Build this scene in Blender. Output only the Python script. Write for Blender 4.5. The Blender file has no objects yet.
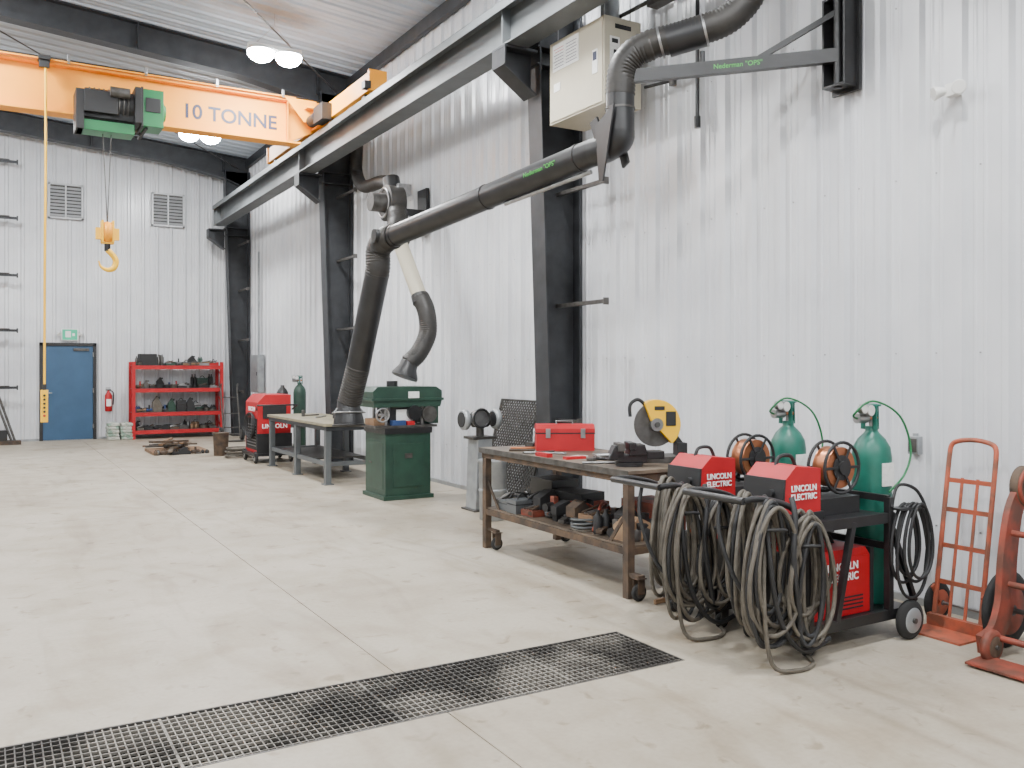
import bpy, math, random
from mathutils import Vector, Matrix
random.seed(7)
S=bpy.context.scene
COL=S.collection
# ---------------------------------------------------------------- materials
def mat(name,c,rough=.5,metal=0.0,c2=None,scale=6,lo=.35,hi=.7,bump=0,bscale=40,coat=0,emit=None,es=0,detail=6):
    m=bpy.data.materials.new(name); m.use_nodes=True
    nt=m.node_tree; b=nt.nodes['Principled BSDF']
    b.inputs['Base Color'].default_value=(*c,1); b.inputs['Roughness'].default_value=rough
    b.inputs['Metallic'].default_value=metal
    if coat: b.inputs['Coat Weight'].default_value=coat
    tc=nt.nodes.new('ShaderNodeTexCoord')
    if c2 is not None:
        n=nt.nodes.new('ShaderNodeTexNoise'); n.inputs['Scale'].default_value=scale; n.inputs['Detail'].default_value=detail
        r=nt.nodes.new('ShaderNodeValToRGB'); r.color_ramp.elements[0].position=lo; r.color_ramp.elements[1].position=hi
        r.color_ramp.elements[0].color=(*c,1); r.color_ramp.elements[1].color=(*c2,1)
        nt.links.new(tc.outputs['Object'],n.inputs['Vector']); nt.links.new(n.outputs['Fac'],r.inputs['Fac'])
        nt.links.new(r.outputs['Color'],b.inputs['Base Color'])
    if bump:
        n2=nt.nodes.new('ShaderNodeTexNoise'); n2.inputs['Scale'].default_value=bscale
        bp=nt.nodes.new('ShaderNodeBump'); bp.inputs['Strength'].default_value=bump; bp.inputs['Distance'].default_value=.01
        nt.links.new(tc.outputs['Object'],n2.inputs['Vector']); nt.links.new(n2.outputs['Fac'],bp.inputs['Height'])
        nt.links.new(bp.outputs['Normal'],b.inputs['Normal'])
    if emit: 
        b.inputs['Emission Color'].default_value=(*emit,1); b.inputs['Emission Strength'].default_value=es
    return m
WALL=mat('white_panel',(.66,.67,.69),.26,0,(.56,.57,.60),1.2)
CEIL=mat('ceiling_panel',(.42,.46,.51),.5,0,(.36,.40,.45),1.5)
CHAR=mat('charcoal_steel',(.022,.024,.027),.5,.2,(.038,.040,.045),5)
GREY=mat('grey_primer_steel',(.115,.125,.130),.5,.1,(.085,.092,.097),3)
GALV=mat('galvanised',(.36,.38,.39),.45,.5,(.26,.27,.28),8)
YEL=mat('crane_yellow',(.88,.335,.003),.55,0,(.80,.295,.003),2)
YELB=mat('bright_yellow',(.9,.50,.004),.45)
BLK=mat('black_paint',(.010,.010,.011),.38,0,(.018,.018,.019),8)
BLKM=mat('black_plastic',(.014,.014,.015),.6)
RUB=mat('rubber',(.016,.016,.016),.85)
DUCT=mat('duct_hose',(.016,.0145,.013),.5,0,(.034,.030,.026),9)
RED=mat('red_enamel',(.44,.004,.010),.55,0,(.35,.004,.008),6)
REDW=mat('red_brown_worn',(.24,.045,.025),.65,0,(.11,.04,.025),9,.4,.62)
REDO=mat('red_orange_worn',(.40,.085,.040),.65,0,(.20,.07,.04),10,.42,.62)
GRN=mat('machine_green',(.018,.055,.036),.45,0,(.012,.036,.025),6)
GRNH=mat('hoist_green',(.008,.15,.045),.4)
TEAL=mat('cylinder_green',(.009,.14,.10),.4,0,(.007,.10,.07),7)
STEEL=mat('steel',(.38,.38,.38),.35,.9,(.25,.25,.25),12)
DSTEEL=mat('dark_steel',(.11,.105,.10),.5,.6,(.06,.055,.05),12)
RUST=mat('rusty_steel',(.125,.082,.052),.75,.25,(.055,.042,.034),9,.35,.65,bump=.2)
BTOP=mat('bench_top',(.20,.155,.115),.5,.3,(.085,.068,.052),5,.35,.65,bump=.1)
BTOP2=mat('bench_top_far',(.30,.26,.17),.5,.2,(.20,.18,.125),5)
GRT=mat('grate_steel',(.24,.22,.19),.6,.4,(.055,.050,.045),1.8,.42,.58)
PIT=mat('pit_dark',(.012,.011,.010),.9)
JOINT=mat('joint_dark',(.16,.135,.11),.9)
COP=mat('copper_wire',(.45,.17,.08),.35,.8)
CABLE=mat('cable_grey',(.070,.060,.047),.6,0,(.12,.105,.082),15)
CREAM=mat('heater_cream',(.50,.455,.35),.45,0,(.45,.41,.31),3)
WHT=mat('white_plastic',(.7,.7,.68),.4)
LBL=mat('label_white',(.78,.78,.76),.5,0,(.7,.7,.68),60,.5,.62)
DOOR=mat('door_blue',(.030,.085,.17),.45,0,(.024,.07,.14),3)
TXTW=mat('text_white',(.85,.85,.85),.5)
TXTB=mat('text_navy',(.01,.015,.05),.5)
TXTG=mat('text_green',(.06,.40,.06),.5)
TXTR=mat('text_red',(.5,.02,.02),.5)
SIGN=mat('sign_green',(.02,.35,.2),.4,emit=(.05,.6,.35),es=.3)
LAMP=mat('lamp_glow',(1,1,1),.5,emit=(.93,.97,1),es=160)
TAN=mat('canvas_tan',(.34,.22,.12),.9,0,(.24,.15,.09),9)
CEM=mat('bag_paper',(.5,.5,.44),.85,0,(.22,.32,.25),7,.5,.6)
WOOD=mat('wood',(.24,.14,.075),.7,0,(.15,.09,.05),8)
LUV=mat('louver_aluminium',(.42,.43,.44),.45,.3)
BLUE=mat('blue_case',(.02,.05,.16),.5)
# concrete
def concrete():
    m=bpy.data.materials.new('concrete'); m.use_nodes=True; nt=m.node_tree; b=nt.nodes['Principled BSDF']
    tc=nt.nodes.new('ShaderNodeTexCoord')
    def noise(s,d,dist=0,vec=None):
        n=nt.nodes.new('ShaderNodeTexNoise'); n.inputs['Scale'].default_value=s; n.inputs['Detail'].default_value=d; n.inputs['Distortion'].default_value=dist
        nt.links.new(vec or tc.outputs['Object'],n.inputs['Vector']); return n
    def ramp(n,stops,out='Fac'):
        r=nt.nodes.new('ShaderNodeValToRGB'); e=r.color_ramp.elements
        while len(e)<len(stops): e.new(.5)
        for i,(p,c) in enumerate(stops): e[i].position=p; e[i].color=(*c,1)
        nt.links.new(n.outputs[out],r.inputs['Fac']); return r
    mp=nt.nodes.new('ShaderNodeMapping'); mp.inputs['Rotation'].default_value=(0,0,.35); mp.inputs['Scale'].default_value=(2.2,.5,1)
    nt.links.new(tc.outputs['Object'],mp.inputs['Vector'])
    r1=ramp(noise(.45,8,.6),[(.3,(.32,.275,.213)),(.5,(.385,.338,.268)),(.7,(.44,.395,.325))])
    r2=ramp(noise(2.6,10,.3),[(.32,(.83,.80,.75)),(.55,(1,1,1))])
    r3=ramp(noise(35,5),[(.3,(.91,.91,.90)),(.6,(1,1,1))])
    r4=ramp(noise(1.1,9,1.5,mp.outputs['Vector']),[(.30,(.82,.79,.75)),(.46,(1,1,1))])
    r5=ramp(noise(6.5,8,.8),[(.29,(.68,.64,.58)),(.38,(1,1,1))])
    mw=nt.nodes.new('ShaderNodeMapping'); mw.inputs['Location'].default_value=(7,-4,0); nt.links.new(tc.outputs['Object'],mw.inputs['Vector'])
    wv=nt.nodes.new('ShaderNodeTexWave'); wv.wave_type='RINGS'; wv.rings_direction='Z'; wv.inputs['Scale'].default_value=.16; wv.inputs['Distortion'].default_value=.6; wv.inputs['Detail'].default_value=1
    nt.links.new(mw.outputs['Vector'],wv.inputs['Vector'])
    r6=ramp(wv,[(.93,(1,1,1)),(.97,(.78,.76,.73)),(.99,(.96,.96,.96))])
    msk=ramp(noise(.6,5),[(.44,(0,0,0)),(.60,(1,1,1))])
    mm=nt.nodes.new('ShaderNodeMix'); mm.data_type='RGBA'; mm.inputs[6].default_value=(1,1,1,1)
    nt.links.new(msk.outputs['Color'],mm.inputs[0]); nt.links.new(r6.outputs['Color'],mm.inputs[7])
    def mul(a,c):
        x=nt.nodes.new('ShaderNodeMix'); x.data_type='RGBA'; x.blend_type='MULTIPLY'; x.inputs[0].default_value=1
        nt.links.new(a,x.inputs[6]); nt.links.new(c,x.inputs[7]); return x.outputs[2]
    o=r1.outputs['Color']
    for q in (r2.outputs['Color'],r3.outputs['Color'],r4.outputs['Color'],r5.outputs['Color'],mm.outputs[2]): o=mul(o,q)
    nt.links.new(o,b.inputs['Base Color'])
    rr=nt.nodes.new('ShaderNodeMapRange'); rr.inputs[3].default_value=.35; rr.inputs[4].default_value=.65
    nn=noise(1.7,6); nt.links.new(nn.outputs['Fac'],rr.inputs[0]); nt.links.new(rr.outputs[0],b.inputs['Roughness'])
    bp=nt.nodes.new('ShaderNodeBump'); bp.inputs['Strength'].default_value=.12; bp.inputs['Distance'].default_value=.01
    n4=noise(18,6); nt.links.new(n4.outputs['Fac'],bp.inputs['Height']); nt.links.new(bp.outputs['Normal'],b.inputs['Normal'])
    return m
CONC=concrete()
# ---------------------------------------------------------------- mesh builder
def spl(pts,k=6,closed=False):
    P=[Vector(p) for p in pts]; n=len(P); out=[]
    rng=n if closed else n-1
    for i in range(rng):
        if closed: a,b,c,d=P[(i-1)%n],P[i],P[(i+1)%n],P[(i+2)%n]
        else: a,b,c,d=P[max(i-1,0)],P[i],P[i+1],P[min(i+2,n-1)]
        for j in range(k):
            t=j/k
            out.append(.5*((2*b)+(c-a)*t+(2*a-5*b+4*c-d)*t*t+(-a+3*b-3*c+d)*t**3))
    if not closed: out.append(P[-1])
    return out
def resample(P,n):
    L=[0]
    for i in range(1,len(P)): L.append(L[-1]+(P[i]-P[i-1]).length)
    out=[];j=0
    for i in range(n+1):
        s=L[-1]*i/n
        while j<len(P)-2 and L[j+1]<s: j+=1
        t=(s-L[j])/max(L[j+1]-L[j],1e-9); out.append(P[j].lerp(P[j+1],min(t,1)))
    return out
class B:
    def __init__(s,name,origin=(0,0,0),rz=0):
        s.name=name;s.o=Vector(origin);s.v=[];s.f=[];s.m=[];s.sm=[];s.mats=[];s.M=Matrix.Rotation(rz,4,'Z')
    def mi(s,m):
        if m not in s.mats: s.mats.append(m)
        return s.mats.index(m)
    def add(s,vs,fs,m,smooth=False):
        k=len(s.v); s.v+= [s.M@Vector(v) for v in vs]
        i=s.mi(m)
        for f in fs: s.f.append([k+a for a in f]); s.m.append(i); s.sm.append(smooth)
    def bx(s,x0,x1,y0,y1,z0,z1,m,R=None,c=None):
        vs=[(x,y,z) for z in (z0,z1) for y in (y0,y1) for x in (x0,x1)]
        if R is not None:
            c=Vector(c) if c is not None else Vector(((x0+x1)/2,(y0+y1)/2,(z0+z1)/2))
            vs=[R@(Vector(v)-c)+c for v in vs]
        s.add(vs,[(0,2,3,1),(4,5,7,6),(0,1,5,4),(2,6,7,3),(0,4,6,2),(1,3,7,5)],m)
    def bc(s,c,d,m,R=None):
        s.bx(c[0]-d[0]/2,c[0]+d[0]/2,c[1]-d[1]/2,c[1]+d[1]/2,c[2]-d[2]/2,c[2]+d[2]/2,m,R)
    def bar(s,p0,p1,w,h,m,up=(0,0,1)):
        p0=Vector(p0);p1=Vector(p1);t=(p1-p0).normalized();u=Vector(up)
        if abs(t.dot(u))>.98: u=Vector((1,0,0))
        a=t.cross(u).normalized();b=a.cross(t).normalized()
        vs=[p+a*(sx*w/2)+b*(sy*h/2) for p in (p0,p1) for sy in (-1,1) for sx in (-1,1)]
        s.add(vs,[(0,2,3,1),(4,5,7,6),(0,1,5,4),(2,6,7,3),(0,4,6,2),(1,3,7,5)],m)
    def tube(s,pts,r,m,n=10,closed=False,cap=True):
        P=[Vector(p) for p in pts];N=len(P); R=r if isinstance(r,(list,tuple)) else [r]*N
        rings=[];nrm=None
        for i in range(N):
            if closed: t=(P[(i+1)%N]-P[(i-1)%N]).normalized()
            else: t=(P[min(i+1,N-1)]-P[max(i-1,0)]).normalized()
            if nrm is None:
                u=Vector((0,0,1)) if abs(t.z)<.9 else Vector((1,0,0)); nrm=(u-t*u.dot(t)).normalized()
            else:
                nrm=nrm-t*nrm.dot(t)
                nrm=nrm.normalized() if nrm.length>1e-6 else t.orthogonal().normalized()
            b=t.cross(nrm)
            rings.append([P[i]+(nrm*math.cos(2*math.pi*k/n)+b*math.sin(2*math.pi*k/n))*R[i] for k in range(n)])
        vs=[v for g in rings for v in g];fs=[]
        for i in range(N if closed else N-1):
            j=(i+1)%N
            for k in range(n): fs.append((i*n+k,i*n+(k+1)%n,j*n+(k+1)%n,j*n+k))
        s.add(vs,fs,m,True)
        if cap and not closed:
            s.add(rings[0],[tuple(reversed(range(n)))],m); s.add(rings[-1],[tuple(range(n))],m)
    def cyl(s,p0,p1,r,m,r2=None,n=24):
        s.tube([p0,p1],[r,r if r2 is None else r2],m,n)
    def lathe(s,c,axis,prof,m,n=28):
        c=Vector(c);a=Vector(axis).normalized()
        u=a.orthogonal().normalized();w=a.cross(u);vs=[];fs=[]
        for h,r in prof:
            for k in range(n): vs.append(c+a*h+(u*math.cos(2*math.pi*k/n)+w*math.sin(2*math.pi*k/n))*r)
        for i in range(len(prof)-1):
            for k in range(n): fs.append((i*n+k,i*n+(k+1)%n,(i+1)*n+(k+1)%n,(i+1)*n+k))
        s.add(vs,fs,m,True)
        s.add(vs[:n],[tuple(reversed(range(n)))],m); s.add(vs[-n:],[tuple(range(n))],m)
    def ring(s,c,axis,R,r,m,n=8,k=28):
        c=Vector(c);a=Vector(axis).normalized();u=a.orthogonal().normalized();w=a.cross(u)
        s.tube([c+(u*math.cos(2*math.pi*i/k)+w*math.sin(2*math.pi*i/k))*R for i in range(k)],r,m,n,closed=True)
    def prism(s,poly,axis,t0,t1,m):
        def P(a,b,t): return {'x':(t,a,b),'y':(a,t,b),'z':(a,b,t)}[axis]
        n=len(poly); vs=[P(a,b,t0) for a,b in poly]+[P(a,b,t1) for a,b in poly]
        s.add(vs,[tuple(range(n)),tuple(reversed(range(n,2*n)))]+[(i,i+n,(i+1)%n+n,(i+1)%n) for i in range(n)],m)
    def wheel(s,c,axis,r,w,tire=RUB,hub=STEEL):
        c=Vector(c);a=Vector(axis).normalized()
        s.lathe(c-a*w/2,a,[(0,r*.72),(w*.12,r*.9),(w*.3,r),(w*.7,r),(w*.88,r*.9),(w,r*.72)],tire)
        s.lathe(c-a*w*.56,a,[(0,r*.3),(0.001,r*.62),(w*.12,r*.68),(w,r*.68),(w*1.11,r*.62),(w*1.12,r*.3)],hub)
        s.cyl(c-a*w*.8,c+a*w*.8,r*.14,DSTEEL,n=12)
    def caster(s,c,r=.05,m=RUST,h=None):
        s.wheel(c,(0,1,0),r,.035,RUB,DSTEEL)
        x,y,z=c; h=h or z+r+.02
        s.bx(x-.03,x+.03,y-.03,y-.024,z-.01,h,m); s.bx(x-.03,x+.03,y+.024,y+.03,z-.01,h,m)
        s.bx(x-.04,x+.04,y-.04,y+.04,h-.006,h,m)
    def done(s,bevel=0,fixn=True):
        me=bpy.data.meshes.new(s.name); me.from_pydata([tuple(v) for v in s.v],[],s.f)
        for m in s.mats: me.materials.append(m)
        me.polygons.foreach_set('material_index',s.m); me.polygons.foreach_set('use_smooth',s.sm)
        if fixn:
            import bmesh
            b=bmesh.new();b.from_mesh(me);bmesh.ops.recalc_face_normals(b,faces=b.faces);b.to_mesh(me);b.free()
        me.update()
        o=bpy.data.objects.new(s.name,me); o.location=s.o; COL.objects.link(o)
        if bevel:
            bv=o.modifiers.new('bevel','BEVEL'); bv.width=bevel; bv.segments=2; bv.limit_method='ANGLE'; bv.angle_limit=math.radians(60)
        return o
def txt(parent,body,size,loc,rot,m,name='lettering',ext=.0015,bold=False):
    c=bpy.data.curves.new(name,'FONT'); c.body=body; c.size=size; c.extrude=ext; c.align_x='CENTER'; c.align_y='CENTER'
    if bold: c.offset=size*.02
    c.materials.append(m); o=bpy.data.objects.new(name,c); COL.objects.link(o)
    o.parent=parent; o.location=Vector(loc)-parent.location; o.rotation_euler=rot; return o
H90=math.pi/2
FY=(H90,0,0)
FX=(H90,0,-H90)
# ---------------------------------------------------------------- room
W=5.46; YB=22.07; XL=-9; YF=-5; CAMH=1.6
def zc(x): return 6.6+(W-x)/12
def ribbed(name,length,place,ztop,m,pitch=.305,h=.036,lo=0.0):
    prof=[];s=0
    while s<length:
        for ds,o in ((0,0),(.075,0),(.084,.008),(.098,.008),(.107,0),(.140,0),(.149,.008),(.163,.008),(.172,0),(.205,0),(.228,h),(.272,h),(.295,0)):
            if s+ds<=length: prof.append((s+ds,o))
        s+=pitch
    prof.append((length,0))
    vs=[];fs=[]
    for i,(a,o) in enumerate(prof):
        vs.append(place(a,o,lo)); vs.append(place(a,o,ztop(a)))
        if i: fs.append((2*i-2,2*i,2*i+1,2*i-1))
    b=B(name); b.add(vs,fs,m); return b
wr=ribbed('wall_right',YB-YF,lambda s,o,z:(W-o,YF+s,z),lambda s:zc(W),WALL); wr.done(fixn=False)
wb=ribbed('wall_back',W-XL,lambda s,o,z:(XL+s,YB-o,z),lambda s:zc(XL+s),WALL); wb.done(fixn=False)
wl=ribbed('wall_left',YB-YF,lambda s,o,z:(XL+o,YF+s,z),lambda s:zc(XL),WALL); wl.done(fixn=False)
wf=ribbed('wall_front',W-XL,lambda s,o,z:(XL+s,YF+o,z),lambda s:zc(XL+s),WALL); wf.done(fixn=False)
cb=B('ceiling'); vs=[];fs=[];pr=[];s=0
while s<YB-YF:
    for ds,o in ((0,0),(.1,0),(.112,.01),(.13,.01),(.142,0),(.215,0),(.238,.03),(.270,.03),(.293,0)):
        if s+ds<YB-YF: pr.append((YF+s+ds,o))
    s+=.305
pr.append((YB,0))
for i,(y,o) in enumerate(pr):
    vs.append((XL,y,zc(XL)-o)); vs.append((W,y,zc(W)-o))
    if i: fs.append((2*i-2,2*i-1,2*i+1,2*i))
cb.add(vs,fs,CEIL); cb.done(fixn=False)
GX1=3.30;GY0,GY1=3.71,4.33;GX0=-6
fl=B('floor'); g=.003
xs=[XL,-3.2,1.85,W+.05]; 
def slab(x0,x1,y0,y1): fl.bx(x0,x1,y0,y1,-.12,0,CONC)
for (ya,yb) in ((YF,GY0),(GY1,10.4),(10.4,16.6),(16.6,YB+.05)):
    for a,b_ in zip(xs[:-1],xs[1:]):
        slab(a+(g if a>XL else 0),b_-(g if b_<W else 0),ya+(g if ya in(10.4,16.6) else 0),yb-(g if yb in(10.4,16.6) else 0))
slab(GX1,W+.05,GY0,GY1); slab(XL,GX0,GY0,GY1)
fl.bx(XL,W+.05,YF,GY0-.02,-.14,-.008,JOINT); fl.bx(XL,W+.05,GY1+.02,YB,-.14,-.008,JOINT)
fl.bx(GX0,GX1,GY0-.02,GY0,-.45,-.001,PIT); fl.bx(GX0,GX1,GY1,GY1+.02,-.45,-.001,PIT); fl.bx(GX0,GX1,GY0,GY1,-.5,-.45,PIT); fl.bx(GX1,GX1+.02,GY0,GY1,-.45,-.121,PIT)
fl.done()
gr=B('floor_drain_grate',(0,0,0))
x=GX0+.02
i=0
while x<GX1-.01:
    seam=(i%28==0)
    gr.bx(x-(.006 if seam else .003),x+(.006 if seam else .003),GY0+.012,GY1-.012,-.03,-.002,GRT); x+=.034;i+=1
y=GY0+.03
while y<GY1-.02:
    gr.bx(GX0,GX1-.01,y-.004,y+.004,-.012,-.001,GRT); y+=.0495
for a,b_ in ((GY0+.0005,GY0+.012),(GY1-.012,GY1-.0005)): gr.bx(GX0,GX1-.001,a,b_,-.04,0.001,DSTEEL)
gr.bx(GX1-.012,GX1-.0005,GY0,GY1,-.04,.001,DSTEEL)
gr.done()
t=B('baseboard_right'); t.bx(W-.038,W,YF,YB-.04,0,.05,GALV); t.done()
t=B('baseboard_back')
t.bx(XL,1.02,YB-.038,YB,0,.05,GALV); t.bx(2.16,W,YB-.038,YB,0,.05,GALV); t.done()
t=B('trim_wall_screws')
for k in range(0,60):
    yy=YF+.123+.305*k
    if yy<1 or yy>15: continue
    for z in (.55,1.7,2.9,4.1,5.3):
        t.cyl((W-.006,yy,z),(W,yy,z),.006,STEEL,n=6)
t.done()
# ---------------------------------------------------------------- steel frames
def column(y,xi0=5.06,xi1=4.86):
    b=B('steel_column',(W-.06,y,0)); ox=W-.06; zt=zc(W)-.35
    fw=.13
    xo=0
    a0=xi0-ox;a1=xi1-ox
    b.prism([(a0,0.02),(xo,0.02),(xo,zt),(a1,zt)],'y',-.008,.008,CHAR)
    b.bx(-.02,0.018,-fw,fw,0.02,zt,CHAR)
    b.prism([(a0-.02,0.02),(a0,0.02),(a1,zt),(a1-.02,zt)],'y',-fw,fw,CHAR)
    b.bx(a0-.05,.02,-.17,.17,0,.025,CHAR)
    for z in (4.72,4.9): b.bx(a1,0,-fw,fw,z-.01,z+.01,CHAR)
    bx0=4.47-ox
    b.prism([(bx0,4.82),(a1-.01,4.82),(a1-.01,4.40),(bx0,4.66)],'y',-.008,.008,CHAR)
    b.bx(bx0,a1,-fw,fw,4.82,4.85,CHAR); 
    b.bar((bx0,0,4.65),(a1-.01,0,4.39),.24,.02,CHAR)
    b.bx(bx0,bx0+.02,-fw,fw,4.65,4.82,CHAR)
    for z in (1.05,2.25,3.42,4.5):
        yl=-.85 if z>2 else -.4
        b.bx(-.24,-.2,yl,0.0,z-.02,z+.02,DSTEEL)
        b.bx(-.25,-.19,yl-.02,yl,z-.035,z+.035,DSTEEL)
    b.done(.003)
for y in (1.0,7.82,14.6,21.5): column(y)
def rafter(y):
    b=B('roof_rafter',(0,y,0)); 
    def zz(x,d): return zc(x)-.035-d
    xr=W-.04; xl=XL+.04
    d0,d1=.75,.42
    pts=[(xr,zz(xr,0)),(xr,zz(xr,d0)),(4.8,zz(4.8,d0-.2)),(3.5,zz(3.5,d1)),(xl,zz(xl,d1)),(xl,zz(xl,0))]
    b.prism(pts,'y',-.008,.008,CHAR)
    b.bar((xr,0,zz(xr,.01)),(xl,0,zz(xl,.01)),.25,.02,CHAR)
    for p,q in zip(pts[1:4],pts[2:5]): b.bar((p[0],0,p[1]),(q[0],0,q[1]),.25,.02,CHAR)
    for x in (4.8,2,-1,-4): b.bx(x-.006,x+.006,-.12,.12,zz(x,d1),zz(x,.02),CHAR)
    b.done()
for y in (1.0,7.82,14.6,21.5): rafter(y)
b=B('eave_strut',(0,0,0)); b.bx(W-.12,W-.04,YF+.05,YB-.05,zc(W)-.24,zc(W)-.05,CHAR); b.done()
b=B('roof_bracing_rods')
b.tube([(W-.3,14.6,6.3),(-.5,7.82,6.75)],.012,DSTEEL,8); b.tube([(W-.3,7.9,6.3),(-.5,14.6,6.75)],.012,DSTEEL,8); b.tube([(W-.3,21.4,6.3),(-.5,14.7,6.75)],.012,DSTEEL,8); b.done()
b=B('crane_runway_beam',(4.62,0,4.85)); y0,y1=-4,20.95
b.bx(-.13,.13,y0,y1,0,.022,GREY); b.bx(-.008,.008,y0,y1,.02,.43,GREY); b.bx(-.11,.11,y0,y1,.41,.43,GREY)
b.bx(-.16,.16,y0,y1,.43,.445,GREY); b.bx(-.16,-.145,y0,y1,.35,.44,GREY); b.bx(.145,.16,y0,y1,.35,.44,GREY)
b.bx(-.03,.03,y0,y1,.445,.50,DSTEEL); b.bx(-.13,.13,y1,y1+.015,0,.44,GREY)
for yy in (1.0,7.82,14.6,20.8):
    b.bx(-.11,.11,yy-.01,yy+.01,.02,.41,GREY)
b.done(.003)
# ---------------------------------------------------------------- crane
GYc=13.95
b=B('bridge_crane',(0,GYc,5.2))
b.bx(-8.6,4.62,-.14,.14,.60,.63,YEL)
b.bx(-8.6,4.3,-.14,.14,-.06,-.03,YEL)
b.prism([(-8.6,-.04),(4.1,-.04),(4.62,.22),(4.62,.61),(-8.6,.61)],'y',-.012,.012,YEL)
for x in (-6,-3.5,4.1,): b.bx(x-.008,x+.008,-.12,.12,-.03,.6,YEL)
b.bx(4.51,4.73,-2.55,2.55,.20,.45,YEL); b.bx(4.49,4.75,-2.56,-2.5,.18,.47,YEL); b.bx(4.49,4.75,2.5,2.56,.18,.47,YEL)
b.bx(4.3,4.75,-.45,.45,.44,.47,YEL); b.prism([(4.0,.6),(4.5,.6),(4.5,.3),(4.3,.25)],'y',-.3,-.28,YEL)
for yy in (-2.2,2.2): b.cyl((4.54,yy,.26),(4.70,yy,.26),.10,DSTEEL)
b.bx(4.35,4.5,-1.0,-.6,.15,.4,BLKM); b.cyl((4.42,-.6,.27),(4.42,-.3,.27),.09,BLKM)
b.bx(4.42,4.51,-2.58,-2.45,.2,.3,BLKM)
b.tube([(-8,-.17,.70),(4.4,-.17,.66)],.012,BLKM,6); b.bx(-8.6,4.2,-.2,-.14,.63,.65,YEL)
for x in range(-8,5): b.bx(x-.02,x+.02,-.2,-.16,.62,.74,STEEL)
for x0 in (-1.5,-.2): b.tube(spl([(x0-.9,-.2,.6),(x0-.45,-.2,.42),(x0,-.2,.6)],8),.012,BLKM,6)
cr=b.done(.003)
txt(cr,'10 TONNE',.30,(3.24,GYc-.016,5.44),FY,TXTB,'capacity_lettering',bold=True)
b=B('hoist_trolley',(1.58,GYc,5.1))
b.bx(-.42,.42,-.50,-.22,-.05,.12,BLKM)
b.cyl((-.40,-.38,.18),(.22,-.38,.18),.19,BLKM); 
for k in range(9): b.ring((-.34+k*.06,-.38,.18),(1,0,0),.195,.012,DSTEEL,6,24)
b.bx(.22,.30,-.62,-.14,-.08,.42,BLKM)
b.bx(.32,.60,-.58,-.16,-.1,.42,GRNH); b.bx(.3,.33,-.6,-.14,-.12,.44,BLKM)
b.lathe((.60,-.37,.16),(1,0,0),[(0,.16),(.02,.16),(.03,.12),(.05,.11)],GRNH)
b.bx(-.50,.22,-.55,-.2,-.24,-.1,GRNH); b.bx(-.52,-.42,-.58,-.16,-.24,.3,BLKM)
b.bx(-.42,.0,-.6,-.56,.0,.3,BLKM); b.cyl((-.1,-.62,.3),(.15,-.62,.3),.07,DSTEEL); b.bx(.36,.56,-.59,-.58,.1,.3,BLKM)
b.bx(-.4,.4,.18,.22,-.05,.16,BLKM); b.bx(-.4,-.36,-.5,.2,-.13,-.09,BLKM); b.bx(.36,.4,-.5,.2,-.13,-.09,BLKM)
for x in (-.3,.3):
    for yy in (-.1,.1): b.wheel((x,yy+(.05 if yy>0 else -.05),-.015),(0,1,0),.06,.05,DSTEEL,STEEL)
for dx in (-.17,-.06): b.tube([(dx,-.38,-.2),(-.11,-.38,-1.5)],.007,DSTEEL,6)
b.done(.004)
b=B('crane_hook_block',(1.47,GYc-.38,3.25))
b.lathe((-.05,0,.24),(1,0,0),[(0,.13),(.02,.15),(.08,.15),(.10,.13)],YEL)
b.bx(-.08,-.055,-.1,.1,.1,.4,YELB); b.bx(.055,.08,-.1,.1,.1,.4,YELB); b.bx(-.08,.08,-.05,.05,.08,.13,YELB)
b.bx(-.15,-.08,-.04,.04,.14,.30,YELB); b.bx(.08,.15,-.04,.04,.14,.30,YELB)
b.cyl((0,0,.1),(0,0,-.02),.04,BLKM)
b.tube(spl([(0,0,0),(.06,0,-.06),(.11,0,-.15),(.08,0,-.25),(0,0,-.28),(-.08,0,-.24),(-.11,0,-.16)],6),[.04]*20+[.038,.036,.034,.032,.03,.028,.026,.024,.022,.02,.018,.016,.014,.012,.01,.01,.01],YELB,12)
b.done()
b=B('crane_pendant_control',(.71,GYc-.25,0))
b.tube(spl([(0,0,5.72),(.004,0,4.5),(-.008,0,3),(-.012,0,1.3)],8),.016,YELB,8)
b.bx(-.06,.03,-.035,.035,.86,1.30,YELB); b.bx(-.03,.01,-.03,.03,1.3,1.38,BLKM)
for k in range(6): b.cyl((-.015,-.035,.95+k*.055),(-.015,-.05,.95+k*.055),.016,(BLKM if k else RED),n=10)
b.bx(-.08,.05,-.03,.03,5.7,5.80,BLKM); b.bx(-.09,.06,-.06,.16,5.8,5.86,BLKM)
b.done(.005)
# ---------------------------------------------------------------- back wall things
b=B('door_1',(1.59,YB,0))
b.bx(-.57,-.50,-.09,0,0,2.16,BLK); b.bx(.50,.57,-.09,0,0,2.16,BLK); b.bx(-.57,.57,-.09,0,2.09,2.16,BLK)
b.bx(-.50,.50,-.06,-.01,.01,2.09,DOOR); b.bx(-.48,-.39,-.075,-.06,.95,1.12,STEEL)
b.tube([(-.43,-.06,1.05),(-.43,-.11,1.05),(-.32,-.11,1.05)],.012,STEEL,8)
for z in (.3,1.1,1.9): b.cyl((.5,-.095,z-.05),(.5,-.095,z+.05),.012,STEEL,n=8)
b.bx(.1,.42,-.1,-.06,1.98,2.04,DSTEEL); b.bx(-.5,.5,-.1,0,0,.01,STEEL)
b.done(.004)
b=B('exit_sign',(1.62,YB-.037,2.34)); b.bx(-.17,.17,-.05,0,-.13,.13,WHT); b.bx(-.15,.15,-.055,-.05,-.115,.115,SIGN)
b.bx(-.09,.02,-.058,-.055,-.06,.08,WHT); b.bx(.05,.10,-.058,-.055,-.03,.03,WHT)
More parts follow.
